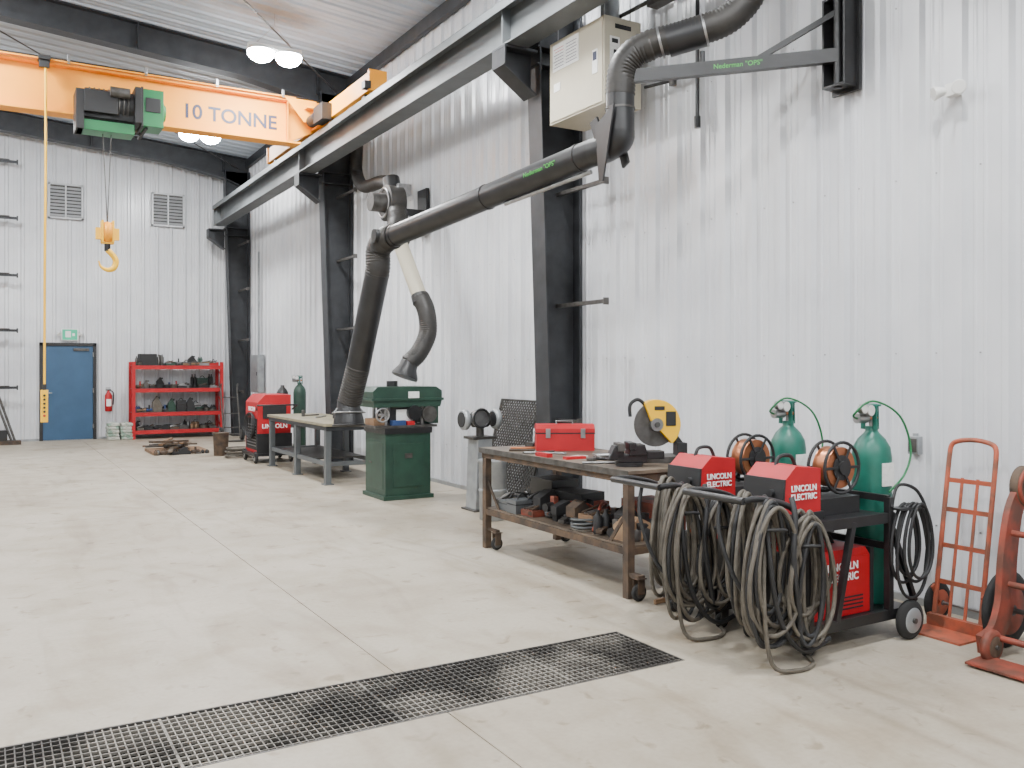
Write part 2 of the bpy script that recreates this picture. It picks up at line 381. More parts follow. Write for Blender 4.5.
b.cyl((-.22,-.05,.03),(-.22,-.1,.0),.035,WHT,n=12); b.cyl((.22,-.05,.03),(.22,-.1,.0),.035,WHT,n=12); b.bx(-.24,.24,-.04,-.01,-.02,.02,WHT); b.done(.003)
def louver(name,x0,x1):
    b=B(name,((x0+x1)/2,YB-.037,4.9)); w=(x1-x0)/2
    b.bx(-w,-w+.04,-.06,0,0,.78,LUV); b.bx(w-.04,w,-.06,0,0,.78,LUV); b.bx(-w,w,-.06,0,0,.04,LUV); b.bx(-w,w,-.06,0,.74,.78,LUV)
    b.bx(-.015,.015,-.055,0,0,.78,LUV); b.bx(-w,w,-.008,0,.02,.76,DSTEEL)
    for k in range(9):
        z=.075+k*.075; b.add([(-w+.03,-.05,z-.025),(w-.03,-.05,z-.025),(w-.03,-.012,z+.03),(-w+.03,-.012,z+.03)],[(0,1,2,3)],LUV)
    b.done()
louver('wall_louver',1.19,1.89); louver('wall_louver',3.32,4.05)
b=B('fire_extinguisher',(2.40,YB-.137,.62))
b.lathe((0,0,0),(0,0,1),[(0,.06),(.01,.075),(.36,.075),(.41,.05),(.44,.025),(.47,.025)],RED)
b.bx(-.06,.05,-.015,.015,.47,.50,BLKM); b.bx(-.06,.04,-.012,.012,.52,.535,BLKM); b.tube(spl([(.03,-.03,.48),(.10,-.04,.4),(.09,-.04,.15)],6),.012,BLKM,8); b.bx(-.03,.03,.06,.1,.1,.45,RED); b.bx(-.05,.05,-.078,-.07,.12,.28,LBL); b.done()
b=B('cable_rack_arms',(0,YB-.3,0))
for z in (1.18,2.4,3.58,4.8,6.0):
    b.bx(-.6,.60,-.02,.02,z-.028,z+.028,CHAR); b.bx(.58,.61,-.03,.03,z-.05,z+.05,CHAR); b.bx(.0,.45,-.05,.05,z+.028,z+.045,DSTEEL)
b.bx(-.8,-.58,-.12,.2,0,6.6,CHAR)
b.done()
b=B('leaning_steel_bars',(.3,YB-.75,0)); b.tube([(.20,0,0.01),(-.2,.3,1.2)],.025,DSTEEL,8); b.tube([(.26,0.05,0.01),(-.05,.3,1.0)],.025,DSTEEL,8); b.bx(-.2,.35,-.1,.2,0,.08,RUST); b.bx(-.2,.1,-.08,.16,.08,.3,BLKM); b.done()
b=B('shelving_unit',(3.82,21.7,0)); w=.96;dp=.25
for x in (-w,w):
    for yy in (-dp,dp): b.bx(x-.035,x+.035,yy-.03,yy+.03,0,1.74,RED)
    for z in (.3,.9,1.5): b.bar((x,-dp,z-.12),(x,dp,z+.12),.02,.02,RED)
for z in (.20,.60,1.14,1.66):
    for yy in (-dp,dp): b.bx(-w,w,yy-.02,yy+.02,z-.09,z-.005,RED)
    b.bx(-w,w,-dp,dp,z-.012,z,DSTEEL)
b.done()
def junk(b,x0,x1,y0,y1,z,hm,mats,n,along='x'):
    L=(x1-x0) if along=='x' else (y1-y0)
    pos=0
    while pos<L-.08:
        wd_=random.uniform(.10,.24); wd_=min(wd_,L-pos); hh=random.uniform(.07,hm); mm=random.choice(mats); m2=random.choice(mats)
        if along=='x': cx=x0+pos+wd_/2; cy=random.uniform(y0+.1,y1-.1); dx,dy=wd_/2,random.uniform(.06,.12)
        else: cy=y0+pos+wd_/2; cx=random.uniform(x0+.1,x1-.1); dy,dx=wd_/2,random.uniform(.06,.12)
        k=random.randrange(6)
        if k==0:
            b.bx(cx-dx,cx+dx,cy-dy,cy+dy,z,z+hh*.7,mm); b.bx(cx-dx-.004,cx+dx+.004,cy-dy-.004,cy+dy+.004,z+hh*.45,z+hh*.5,BLKM); b.tube(spl([(cx-dx*.5,cy,z+hh*.7),(cx,cy,z+hh*.7+.05),(cx+dx*.5,cy,z+hh*.7)],4),.008,BLKM,6)
        elif k==1:
            b.cyl((cx-dx,cy-.02,z+.04),(cx+dx,cy+.02,z+.05),.035,mm,n=12); b.bx(cx-dx*.2,cx+dx*.2,cy-.03,cy+.03,z,z+min(hh,.16),m2); b.cyl((cx+dx*.8,cy,z+.0),(cx+dx*.8,cy,z+.03),.06,DSTEEL,n=16)
        elif k==2:
            b.bx(cx-dx,cx+dx,cy-dy,cy+dy,z,z+.05,mm)
            for q in range(4): b.tube([(cx-dx*.9,cy-dy*.7+q*dy*.45,z+.06),(cx+dx*random.uniform(.5,1),cy-dy*.7+q*dy*.4,z+.07+random.uniform(0,.05))],.009,random.choice([STEEL,RUST,DSTEEL]),6)
        elif k==3:
            for q in (-.4,.4): b.lathe((cx+q*dx,cy,z),(0,0,1),[(0,.03),(.01,.034),(hh*.7,.034),(hh*.8,.015),(hh*.95,.014)],random.choice([mm,m2]),12)
        elif k==4:
            b.prism([(cx-dx,z),(cx+dx,z),(cx+dx,z+hh*.4),(cx,z+hh),(cx-dx,z+hh*.6)],'y',cy-dy*.6,cy+dy*.6,mm); b.bx(cx-.02,cx+.06,cy-.02,cy+.02,z+hh*.8,z+hh*.95,BLKM)
        else:
            for q in range(4): b.ring((cx,cy,z+.015+q*.02),(random.uniform(-.1,.1),random.uniform(-.1,.1),1),min(dx,dy)*.95,.010,random.choice([BLKM,CABLE,mm]),6,16)
        pos+=wd_+random.uniform(.0,.03)
TM=[BLKM,BLKM,BLKM,RED,DSTEEL,RUST,STEEL,DSTEEL,GRN,BLK,CABLE,WOOD,BLUE]
b=B('stored_tools',(3.82,21.7,0))
for z,hm in ((.20,.26),(.60,.40),(1.14,.38),(1.66,.28)):
    junk(b,-.88,.90,-.22,.0,z,hm,TM,8); junk(b,-.88,.90,.0,.22,z,hm*.9,TM,8)
b.bx(-.82,-.45,-.15,.15,1.66,1.92,BLKM); b.tube([(.1,-.2,1.68),(.8,-.1,1.72)],.03,WOOD,8)
b.done(.004)
b=B('cement_bags',(2.58,21.6,0))
for k in range(5):
    for j in (-1,1):
        x=j*.13+random.uniform(-.02,.02)
        b.lathe((x,-.2,.05+k*.075),(0,1,0),[(0,.02),(.03,.045),(.35,.045),(.4,.02)],CEM,10)
        b.bc((x,0,.038+k*.075),(.24,.4,.07),CEM)
b.done(.02)
b=B('electrical_panel',(W-.04,20.4,1.05)); b.bx(-.14,0,-.3,.3,0,.85,GALV); b.bx(-.15,-.14,-.27,.27,.03,.82,GALV); b.bx(-.165,-.15,-.25,-.22,.38,.46,BLKM); b.bx(-.08,-.04,-.05,-.01,.85,3.2,GALV); b.done(.004)
def gascyl(b,c,r,h,m):
    x,y,z=c
    b.lathe((x,y,z),(0,0,1),[(0,r*.9),(.02,r),(h-.16,r),(h-.1,r*.93),(h-.05,r*.7),(h-.01,r*.38),(h,r*.32),(h+.03,r*.32)],m,32)
def regulator(b,c):
    x,y,z=c
    b.cyl((x,y,z),(x,y,z+.09),.016,STEEL,n=12); b.cyl((x,y,z+.09),(x,y,z+.115),.035,TEAL,n=14)
    for k in range(3): 
        a=k*2.1; b.bar((x+.05*math.cos(a),y+.05*math.sin(a),z-.02),(x+.045*math.cos(a),y+.045*math.sin(a),z+.13),.03,.008,TEAL)
    b.ring((x,y,z+.13),(0,0,1),.05,.008,TEAL)
    b.cyl((x-.05,y,z+.05),(x+.05,y,z+.05),.013,COP,n=10); b.cyl((x-.05,y,z+.05),(x-.14,y,z+.05),.03,STEEL,n=14)
    b.cyl((x-.07,y-.02,z+.1),(x-.07,y-.055,z+.1),.032,WHT,n=16); b.cyl((x-.07,y-.01,z+.1),(x-.07,y-.05,z+.1),.036,STEEL,n=16)
    b.cyl((x-.13,y-.02,z+.11),(x-.13,y-.05,z+.11),.03,STEEL,n=16); b.cyl((x-.13,y-.045,z+.11),(x-.13,y-.055,z+.11),.026,WHT,n=16)
b=B('oxygen_cylinder',(5.05,16.3,0)); gascyl(b,(0,0,0),.115,1.3,GRN); regulator(b,(0,0,1.32)); gascyl(b,(-.28,.15,0),.11,1.25,BLK); b.bx(-.42,.14,.2,.24,.5,.54,DSTEEL); b.bx(-.42,.14,-.14,-.12,.5,.54,DSTEEL); b.done()
b=B('engine_welder',(4.2,15.35,0))
b.bx(-.28,.28,-.40,.40,.17,1.02,RED); b.prism([(-.28,1.02),(.28,1.02),(.28,1.15),(-.16,1.15)],'y',-.40,.40,RED); b.bx(-.30,.30,-.405,-.40,.17,.50,BLK)
b.bx(-.285,-.28,-.36,.36,.22,.75,BLKM)
for k in range(8): b.bx(-.29,-.285,-.3,.3,.28+k*.05,.295+k*.05,STEEL)
b.bx(-.34,.34,-.42,.42,.12,.17,BLK); b.bx(-.2,.2,-.41,-.40,.75,.98,BLKM)
for x in (-.3,.3):
    for yy in (-.34,.34): b.wheel((x,yy,.1),(1,0,0),.10,.05)
b.tube([(-.3,-.4,.9),(-.34,-.58,.98),(.34,-.58,.98),(.3,-.4,.9)],.015,BLK,8)
for k in range(4): b.ring((-.32,-.1+k*.02,.62),(1,random.uniform(-.2,.2),0),.22,.012,BLKM,6,20)
o=b.done(.01); txt(o,'LINCOLN',.10,(4.2-.282,15.35,.90),FX,TXTW,bold=True); txt(o,'LINCOLN',.10,(4.2,14.935,.62),FY,TXTW,bold=True)
b=B('welding_cable_coil',(3.9,16.15,0))
for k in range(7): b.ring((random.uniform(-.02,.02),random.uniform(-.02,.02),.02+k*.026),(random.uniform(-.05,.05),random.uniform(-.05,.05),1),.22+random.uniform(-.03,.03),.013,CABLE)
b.done()
b=B('rusty_pail',(3.72,16.75,0)); b.lathe((0,0,0),(0,0,1),[(0,.12),(.01,.125),(.40,.14),(.41,.145)],RUST); b.ring((0,0,.41),(0,0,1),.143,.008,RUST); b.done()
b=B('scrap_steel_pile',(3.15,17.9,0))
b.bx(-.5,.5,-.5,.5,.0,.05,WOOD)
for k in range(18):
    a=random.uniform(-.4,.4)+random.choice([0,1.4]); c=Vector((random.uniform(-.25,.25),random.uniform(-.4,.4),.07+.009*k)); L=random.uniform(.2,.42); dv=Vector((math.cos(a),math.sin(a),0))*L
    b.bar(c-dv,c+dv,.07,.03,random.choice([RUST,DSTEEL,WOOD,BTOP]))
junk(b,-.5,.5,-.75,-.45,0,.14,[RUST,DSTEEL,BLKM],5)
b.done()
b=B('equipment_dolly',(4.6,20.0,0))
b.wheel((-.2,-.2,.16),(1,0,.0),.16,.06); b.wheel((.25,-.2,.16),(1,0,0),.16,.06); b.cyl((-.25,-.2,.16),(.3,-.2,.16),.015,DSTEEL); 
for x in (-.15,.2): b.tube(spl([(x,-.25,.06),(x,-.1,.6),(x,.05,1.15),(x,-.02,1.25)],6),.018,DSTEEL,8)
for z in (.3,.6,.95): b.bar((-.15,-.2+z*.25,z),(.2,-.2+z*.25,z),.03,.02,DSTEEL)
b.bx(-.2,.25,-.45,-.22,.01,.03,DSTEEL); b.done()
# ---------------------------------------------------------------- far bench
b=B('welding_table',(4.42,13.2,0)); 
b.bx(-.44,.44,-1.5,1.4,.80,.84,BTOP2); b.bx(-.42,.42,-1.48,1.38,.74,.80,CHAR)
for x in (-.38,.38):
    for yy in (-1.42,-.05,1.32):
        b.bx(x-.04,x+.04,yy-.04,yy+.04,.01,.76,GREY); b.bx(x-.07,x+.07,yy-.07,yy+.07,0,.015,GREY)
    b.bx(x-.02,x+.02,-1.42,1.32,.25,.31,GREY)
for yy in (-1.42,1.32): b.bx(-.38,.38,yy-.02,yy+.02,.25,.31,GREY)
b.bx(-.36,.36,-.9,.9,.30,.32,DSTEEL)
b.done(.004)
b=B('clamp_set',(4.5,13.4,.84))
b.bx(.0,.2,-.8,-.5,0,.10,BLKM); b.tube([(-.2,-.3,.01),(.1,.1,.01)],.01,STEEL,6); b.bar((-.2,.3,.015),(.1,.45,.015),.03,.02,DSTEEL); b.bx(-.22,-.18,.27,.33,0,.1,DSTEEL); b.done(.005)
# ---------------------------------------------------------------- green machine
b=B('thickness_planer',(4.45,10.32,0))
b.bx(-.30,.30,-.32,.33,.03,.80,GRN); b.bx(-.33,.33,-.35,.36,0,.05,GRN); b.bx(-.315,.315,-.335,.345,.80,.87,BLK)
b.bx(-.2,.2,-.327,-.32,.15,.68,GRN); b.bx(-.305,-.30,-.25,.25,.12,.70,GRN); b.bx(-.312,-.305,.1,.2,.42,.44,DSTEEL); b.bx(-.05,.05,-.332,-.327,.5,.56,DSTEEL)
b.bx(-.42,.40,-.30,.28,.87,.90,DSTEEL)
for x in (-.24,.24):
    for yy in (-.2,.2): b.cyl((x,yy,.9),(x,yy,1.2),.022,STEEL,n=12)
b.bx(-.20,.16,-.22,.2,.92,1.13,BLK); b.bx(-.12,.1,-.235,-.22,.93,1.09,LBL); b.cyl((.1,-.30,1.05),(.1,-.1,1.05),.09,BLK)
b.prism([(-.42,1.12),(.46,1.12),(.48,1.20),(.48,1.32),(.40,1.37),(-.38,1.37),(-.44,1.31)],'y',-.27,.25,GRN)
b.prism([(-.46,1.2),(.5,1.2),(.5,1.23),(-.46,1.23)],'y',-.285,.27,GRN)
b.bx(.02,.16,-.29,-.27,1.23,1.31,LBL); b.cyl((-.1,-.05,1.36),(-.1,-.05,1.44),.07,BLK)
b.cyl((.3,-.3,1.03),(.3,-.26,1.03),.1,DSTEEL); b.ring((-.33,-.31,1.03),(0,1,0),.08,.012,STEEL); b.cyl((-.33,-.32,1.03),(-.33,-.2,1.03),.02,STEEL)
for a in (0,2.1,4.2): b.bar((-.33,-.31,1.03),(-.33+.08*math.cos(a),-.31,1.03+.08*math.sin(a)),.012,.012,STEEL,up=(0,1,0))
b.bx(.28,.44,-.25,.1,.91,1.12,GRN); b.bx(-.40,-.26,-.2,.1,.90,.98,WOOD); b.bx(-.2,-.02,-.3,-.22,.9,.96,BLUE); b.bx(.0,.1,-.29,-.24,.9,.95,RED)
b.done(.01)
b=B('pedestal_bench_grinder',(4.82,8.85,0)); 
b.bx(-.16,.16,-.16,.16,0,.02,DSTEEL); b.prism([(-.12,.02),(.12,.02),(.09,.80),(-.09,.80)],'y',-.12,.12,GALV); b.bx(-.15,.15,-.12,.12,.80,.83,DSTEEL)
b.cyl((0,0,.83),(0,0,.93),.045,DSTEEL)
b.lathe((-.11,0,1.02),(1,0,0),[(0,.07),(.02,.09),(.20,.09),(.22,.07)],DSTEEL)
for x in (-.2,.2):
    b.lathe((x-.035,0,1.02),(1,0,0),[(0,.10),(.012,.115),(.06,.115),(.07,.1)],GALV); b.cyl((x-.045,0,1.02),(x+.045,0,1.02),.085,BLKM)
b.lathe((-.06,-.14,1.04),(0,1,0),[(0,.09),(.02,.105),(.07,.10),(.09,.06)],STEEL)
b.ring((-.06,-.145,1.04),(0,1,0),.10,.014,BLKM)
b.done(.004)
b=B('scrap_bin',(4.62,8.2,0)); b.lathe((0,0,0),(0,0,1),[(0,.13),(.01,.14),(.60,.15),(.61,.16),(.63,.16)],GALV); b.lathe((0,0,.3),(0,0,1),[(0,.147),(.015,.155),(.03,.147)],GALV); b.done()
b=B('expanded_metal_sheet',(5.2,8.85,0))
def sheet(y0,y1,ztop,x0,x1,step=.055):
    sl=(x1-x0)/ztop
    n=int((y1-y0)/step); mz=int(ztop/(step*1.1))
    for i in range(n+mz+1):
        a=y0+(i-mz)*step
        for sg in (1,-1):
            pts=[]
            for k in (0,1):
                yy=a+ (mz*step if k else 0); z=ztop*k
                if sg<0: yy=y0+y1-yy
                pts.append((yy,z))
            (ya,za),(yb,zb)=pts
            dy=yb-ya; lo,hi=0,1
            if dy!=0:
                t1=(y0-ya)/dy;t2=(y1-ya)/dy; lo=max(lo,min(t1,t2));hi=min(hi,max(t1,t2))
            if hi-lo>.02:
                A=(ya+(yb-ya)*lo,za+(zb-za)*lo);Bq=(ya+(yb-ya)*hi,za+(zb-za)*hi)
                b.bar((x0+sl*A[1],A[0],A[1]+.005),(x0+sl*Bq[1],Bq[0],Bq[1]+.005),.013,.010,DSTEEL,up=(1,0,0))
    for yy in (y0,y1): b.bar((x0,yy,.005),(x1,yy,ztop),.03,.02,DSTEEL,up=(1,0,0))
    for z in (.01,ztop): b.bar((x0+sl*z,y0,z),(x0+sl*z,y1,z),.02,.03,DSTEEL,up=(1,0,0))
sheet(-.55,.5,1.22,-.12,.2); b.bar((-.05,-.50,.0),(.2,-.50,1.1),.5,.006,GREY,up=(1,0,0)); b.done()
# ---------------------------------------------------------------- near workbench
b=B('workbench',(4.22,5.93,0)); x0,x1,y0,y1=-.42,.43,-1.08,1.07
b.bx(x0,x1,y0,y1,.865,.89,BTOP); b.bx(x0+.02,x1-.02,y0+.02,y1-.02,.80,.865,RUST)
b.bx(x0-.004,x0,y0,y1,.845,.892,DSTEEL)
for x in (x0+.05,x1-.05):
    for yy in (y0+.06,y1-.06):
        b.bx(x-.03,x+.03,yy-.03,yy+.03,0,.81,RUST)
    b.bx(x-.025,x+.025,y0+.06,y1-.06,.30,.35,RUST)
for yy in (y0+.06,0,y1-.06): b.bx(x0+.05,x1-.05,yy-.025,yy+.025,.30,.35,RUST)
b.bx(x0+.04,x1-.04,y0+.05,y1-.05,.35,.365,BTOP)
for x in (x0+.06,x1-.06):
    b.caster((x,y0-.04,.06),.06,RUST,h=.16); b.bx(x-.03,x+.03,y0-.07,y0+.06,.155,.18,RUST)
    b.caster((x,y1-.22,.06),.055,RUST,h=.16); b.bx(x-.02,x+.02,y1-.24,y1-.06,.16,.18,RUST)
b.bar((x0+.05,y0+.3,.33),(x0+.05,y0+.06,.62),.03,.01,RUST,up=(1,0,0)); b.bar((x0+.05,y1-.3,.33),(x0+.05,y1-.06,.62),.03,.01,RUST,up=(1,0,0))
b.done(.003)
b=B('toolbox',(4.33,6.42,.89),rz=-.5)
b.bx(-.25,.25,-.11,.11,.0,.15,RED); b.prism([(-.11,.155),(.11,.155),(.11,.19),(.06,.225),(-.06,.225),(-.11,.19)],'x',-.253,.253,RED)
b.bx(-.255,.255,-.113,.113,.145,.155,BLKM); b.tube([(-.07,0,.225),(-.07,0,.25),(.07,0,.25),(.07,0,.225)],.008,STEEL,8)
for x in (-.15,.15): b.bx(x-.02,x+.02,-.12,-.11,.11,.19,STEEL)
b.done(.006)
b=B('abrasive_chop_saw',(4.42,5.28,.89),rz=-.35)
b.bx(-.20,.24,-.14,.14,.0,.045,DSTEEL); b.bx(-.2,.0,-.14,-.12,.045,.09,DSTEEL)
b.bx(.14,.22,-.05,.05,.04,.14,BLKM); b.bar((.18,0,.12),(.02,0,.32),.05,.05,BLKM)
Cx,Cz=-.02,.28
b.cyl((Cx,-.006,Cz),(Cx,.006,Cz),.17,DSTEEL,n=40)
arc=[(Cx+.19*math.cos(a),Cz+.19*math.sin(a)) for a in [math.radians(-50+i*9) for i in range(20)]]
poly=arc+[(Cx-.04,Cz+.02),(Cx+.03,Cz-.05)]
b.prism(poly,'y',-.04,.04,YELB)
b.cyl((Cx,-.045,Cz),(Cx,-.005,Cz),.05,STEEL); b.cyl((Cx,-.055,Cz),(Cx,-.04,Cz),.02,DSTEEL)
b.cyl((Cx,.03,Cz+.03),(Cx,.2,Cz+.03),.065,BLKM); b.tube(spl([(Cx-.08,0,Cz+.15),(Cx-.14,0,Cz+.19),(Cx-.20,0,Cz+.15),(Cx-.2,0,Cz+.06)],5),.014,BLKM,8)
b.bx(Cx+.07,Cx+.15,-.047,-.039,Cz-.01,Cz+.10,BLKM); b.bx(Cx-.02,Cx+.06,-.047,-.039,Cz+.11,Cz+.14,BLKM)
b.done(.003)
b=B('bench_vise',(4.02,5.12,.89),rz=-.4)
b.cyl((0,0,0),(0,0,.03),.10,BLK); b.bx(-.1,.12,-.055,.055,.03,.09,BLK); b.prism([(-.02,.08),(.12,.08),(.10,.16),(.0,.16)],'y',-.07,.07,BLK)
b.bx(-.02,.03,-.08,.08,.12,.175,BLK); b.bx(-.10,-.05,-.08,.08,.11,.17,DSTEEL); b.prism([(-.17,.05),(-.05,.05),(-.05,.16),(-.12,.15)],'y',-.055,.055,BLK)
b.cyl((-.25,0,.08),(-.1,0,.08),.015,STEEL,n=12); b.cyl((-.24,-.12,.08),(-.24,.12,.08),.008,STEEL,n=8); b.bx(.12,.25,-.05,.05,.05,.11,BLK)
b.done(.006)
b=B('hand_tools',(4.15,5.8,.89))
b.tube([(-.3,.5,.01),(-.05,.25,.01)],.008,STEEL,8); b.bx(-.28,-.1,-.1,-.04,0,.02,RED); b.tube([(-.1,-.2,.012),(.1,-.45,.012)],.012,BLKM,8); b.bx(-.3,-.0,.5,.53,0,.012,DSTEEL)
b.bx(-.15,.0,.0,.1,0,.006,LBL,Matrix.Rotation(.4,3,'Z')); b.tube(spl([(.05,-.3,.01),(-.05,-.15,.01),(.1,0,.01),(.2,-.1,.01)],6),.008,BLKM,6)
b.tube([(-.2,.9,.01),(.1,.75,.01)],.012,COP,8); b.bx(.0,.22,.85,.98,0,.05,DSTEEL); b.bx(.2,.32,.85,.95,0,.12,BLKM)
b.bx(.1,.3,-.42,-.3,0,.05,DSTEEL); b.tube([(-.35,-.4,.01),(-.1,-.55,.01)],.01,STEEL,8); b.bx(-.32,-.27,.12,.3,0,.03,RED)
b.tube([(.1,1.0,.0),(.14,1.05,.16)],.01,STEEL,8)
b.tube([(-.3,.75,.01),(-.12,.62,.01)],.01,RUST,8); b.bx(-.2,-.05,-.25,-.2,0,.02,DSTEEL,Matrix.Rotation(.6,3,'Z'))
b.done()
b=B('shelf_clutter',(4.2,5.9,.365))
DM=[BLKM,BLKM,DSTEEL,RUST,DSTEEL,REDW,BLK,BLKM,GREY,WOOD]
junk(b,-.36,-.06,-.95,.95,0,.20,DM,9,'y'); junk(b,-.06,.3,-.95,.95,0,.30,DM,9,'y'); junk(b,.0,.34,-.95,.95,0,.25,DM,9,'y'); junk(b,-.3,.0,-.95,.95,.06,.18,DM,9,'y')
b.bx(.0,.3,-.85,-.45,0,.24,REDW); b.bx(-.04,.24,.1,.5,0,.20,BLKM,Matrix.Rotation(.2,3,'Z')); b.bx(.02,.3,.55,.9,0,.26,BLK)
b.prism([(-.3,0),(-.05,0),(-.08,.12),(-.18,.17),(-.28,.10)],'y',-.9,-.72,TAN)
b.tube(spl([(-.3,-.5,.02),(-.1,-.35,.2),(.1,-.2,.05),(-.1,.0,.16),(-.25,.2,.04)],6),.012,REDW,7)
b.tube(spl([(-.3,.6,.02),(-.15,.5,.18),(-.1,.3,.1),(-.3,.1,.06)],6),.012,BLKM,7)
for yy in (-.6,-.1,.35,.7): b.bar((-.32,yy,.03),(.05,yy+.25,.06),.05,.03,random.choice([RUST,DSTEEL]))
b.done(.004)
b=B('steel_offcut_plates',(4.05,4.70,0))
b.bar((0,-.02,0),(0.02,.04,.42),.16,.008,DSTEEL,up=(0,1,0)); b.bar((.06,-.06,0),(.06,0,.34),.14,.008,GALV,up=(0,1,0)); b.bar((-.16,-.02,0.02),(.1,-.02,.03),.02,.03,WOOD); b.done()
# ---------------------------------------------------------------- welder carts
def cart(name,xc,yc):
    b=B(name,(xc,yc,0))
    hw=.24
    b.bx(-.42,.56,-hw,hw,.14,.16,BLK); b.bx(-.42,.30,-hw,hw,.72,.74,BLK)
    for yy in (-hw,hw):
        b.bar((-.42,yy,.15),(.56,yy,.15),.03,.06,BLK); b.bar((-.42,yy,.72),(.34,yy,.72),.03,.06,BLK)
        b.bar((-.38,yy,.15),(-.38,yy,.74),.04,.04,BLK); b.bar((.30,yy,.15),(.30,yy,.84),.04,.04,BLK); 
        b.bar((-.02,yy,.72),(-.16,yy,.17),.035,.035,BLK); b.bar((.30,yy,.72),(.54,yy,.2),.03,.03,BLK)
        b.tube(spl([(-.40,yy*.9,.74),(-.5,yy*.9,.84),(-.72,yy*.9,.90),(-.86,yy*.9,.90)],6),.018,BLK,10)
        b.wheel((.42,yy*1.22,.115),(0,1,0),.115,.055,RUB,GALV)
        b.caster((-.36,yy*.9,.05),.05,DSTEEL,h=.135)
    b.cyl((.42,-.3,.115),(.42,.3,.115),.012,STEEL,n=10)
    b.cyl((-.86,-hw*.95,.90),(-.86,hw*.95,.90),.02,BLK,n=12)
    b.bar((.30,-hw,.83),(.30,hw,.83),.03,.04,BLK); b.bar((.30,-hw,.55),(.30,hw,.55),.03,.04,BLK)
    b.bx(-.34,.22,-.17,.17,.165,.50,RED); b.prism([(-.34,.50),(.22,.50),(.18,.55),(-.26,.55)],'y',-.17,.17,RED)
    b.bx(-.38,-.34,-.175,.175,.16,.54,BLKM); b.bx(.22,.25,-.175,.175,.16,.54,BLKM)
    for k in range(4): b.bx(-.1,.16,-.173,-.17,.2+k*.022,.21+k*.022,BLKM)
    b.tube(spl([(-.15,0,.55),(-.1,0,.6),(.05,0,.6),(.1,0,.55)],5),.012,BLKM,8)
    b.prism([(-.48,.75),(-.18,.75),(-.18,1.03),(-.38,1.05),(-.46,.98)],'y',-.15,.15,RED)
    b.prism([(-.495,.75),(-.475,.75),(-.46,.98),(-.475,.98)],'y',-.15,.15,BLKM)
    b.bx(-.50,-.16,-.158,.158,.74,.785,BLKM); b.cyl((-.49,.05,.83),(-.52,.05,.83),.03,STEEL,n=12); b.cyl((-.48,-.07,.9),(-.505,-.07,.9),.02,BLKM,n=12)
    b.tube(spl([(-.38,0,1.04),(-.35,0,1.09),(-.26,0,1.09),(-.22,0,1.03)],5),.011,BLKM,8)
    sx,sz=.08,1.01
    b.bx(-.16,.22,-.1,.13,.74,.84,BLKM); b.bar((sx,.1,.8),(sx,.1,sz),.05,.02,BLK)
    for yy in (-.09,.03): 
        b.ring((sx,yy+.004,sz),(0,1,0),.15,.010,BLKM)
        b.lathe((sx,yy,sz),(0,1,0),[(0,.075),(.008,.075)],BLKM,24)
        for k in range(6):
            a=k*math.pi/3; b.bar((sx+.03*math.cos(a),yy,sz+.03*math.sin(a)),(sx+.148*math.cos(a),yy,sz+.148*math.sin(a)),.016,.008,BLKM,up=(0,1,0))
    b.cyl((sx,-.08,sz),(sx,.028,sz),.122,COP,n=36); b.cyl((sx,-.105,sz),(sx,.1,sz),.04,BLKM)
    o=b.done(.004)
    txt(o,'LINCOLN\nELECTRIC',.062,(xc-.02,yc-.1745,.42),FY,TXTW,bold=True)
    txt(o,'LINCOLN\nELECTRIC',.048,(xc-.32,yc-.154,.90),FY,TXTW,bold=True)
    c=B('shielding_gas_cylinder',(xc+.46,yc,.16)); gascyl(c,(0,0,0),.118,1.05,TEAL); regulator(c,(0,0,1.08))
    c.tube(spl([(-.14,0,1.13),(-.2,-.03,1.16),(-.12,-.1,1.24),(.05,-.16,1.15),(.13,-.18,.95),(.06,-.19,.8),(-.1,-.2,.7)],7),.007,GRNH,6)
    c.ring((0,0,.55),(0,0,1),.12,.006,STEEL); c.bx(-.05,.05,-.123,-.112,.72,.86,LBL)
    c.done()
    k0=B('welding_cable_coil',(xc-.6,yc-hw-.03,.9))
    def bundle(cx,cy,zt,zb,hwid,n,ang,rr=.012):
        for k in range(n):
            dw=random.uniform(-.04,.05); zt2=zt+random.uniform(-.04,.03); zb2=zb+random.uniform(-.05,.16); oy=random.uniform(-.055,.055)
            ca,sa=math.cos(ang+random.uniform(-.2,.2)),math.sin(ang+random.uniform(-.2,.2)); pts=[]; sk=random.uniform(-.06,.06)
            for i in range(12):
                a=2*math.pi*i/12; u=(hwid+dw)*math.sin(a)*(1.0-.25*math.cos(a)); z=(zt2+zb2)/2+(zt2-zb2)/2*math.cos(a)
                j=random.uniform(-.010,.010); u+=sk*(1-math.cos(a))/2
                pts.append((cx+u*ca+j,cy+oy+u*sa+j,z))
            k0.tube(spl(pts,3,True),rr,CABLE if random.random()<.78 else BLKM,7,closed=True)
    bundle(-.10,0,-.02,-.75,.125,14,.05); bundle(.13,-.04,-.10,-.75,.105,11,-.1); bundle(.0,.30,.0,-.72,.12,9,.4)
    k0.tube(spl([(.1,.2,-.1),(-.05,.1,-.0),(-.15,-.02,-.2),(-.1,-.05,-.6),(.1,-.03,-.82),(.35,0,-.8)],6),.014,BLKM,8)
    k0.tube(spl([(-.22,.25,.01),(-.28,.2,-.2),(-.2,.1,-.5),(0,0,-.6)],6),.012,BLKM,8)
    k0.tube(spl([(.05,.0,.0),(.02,-.05,-.1),(-.02,-.08,-.35),(.06,-.06,-.7)],6),.016,BLKM,8)
    k0.tube(spl([(-.12,.02,-.1),(-.2,-.04,-.5),(-.16,-.06,-.84),(0,-.1,-.886),(.15,-.06,-.886),(.25,.1,-.886)],6),.012,CABLE,8)
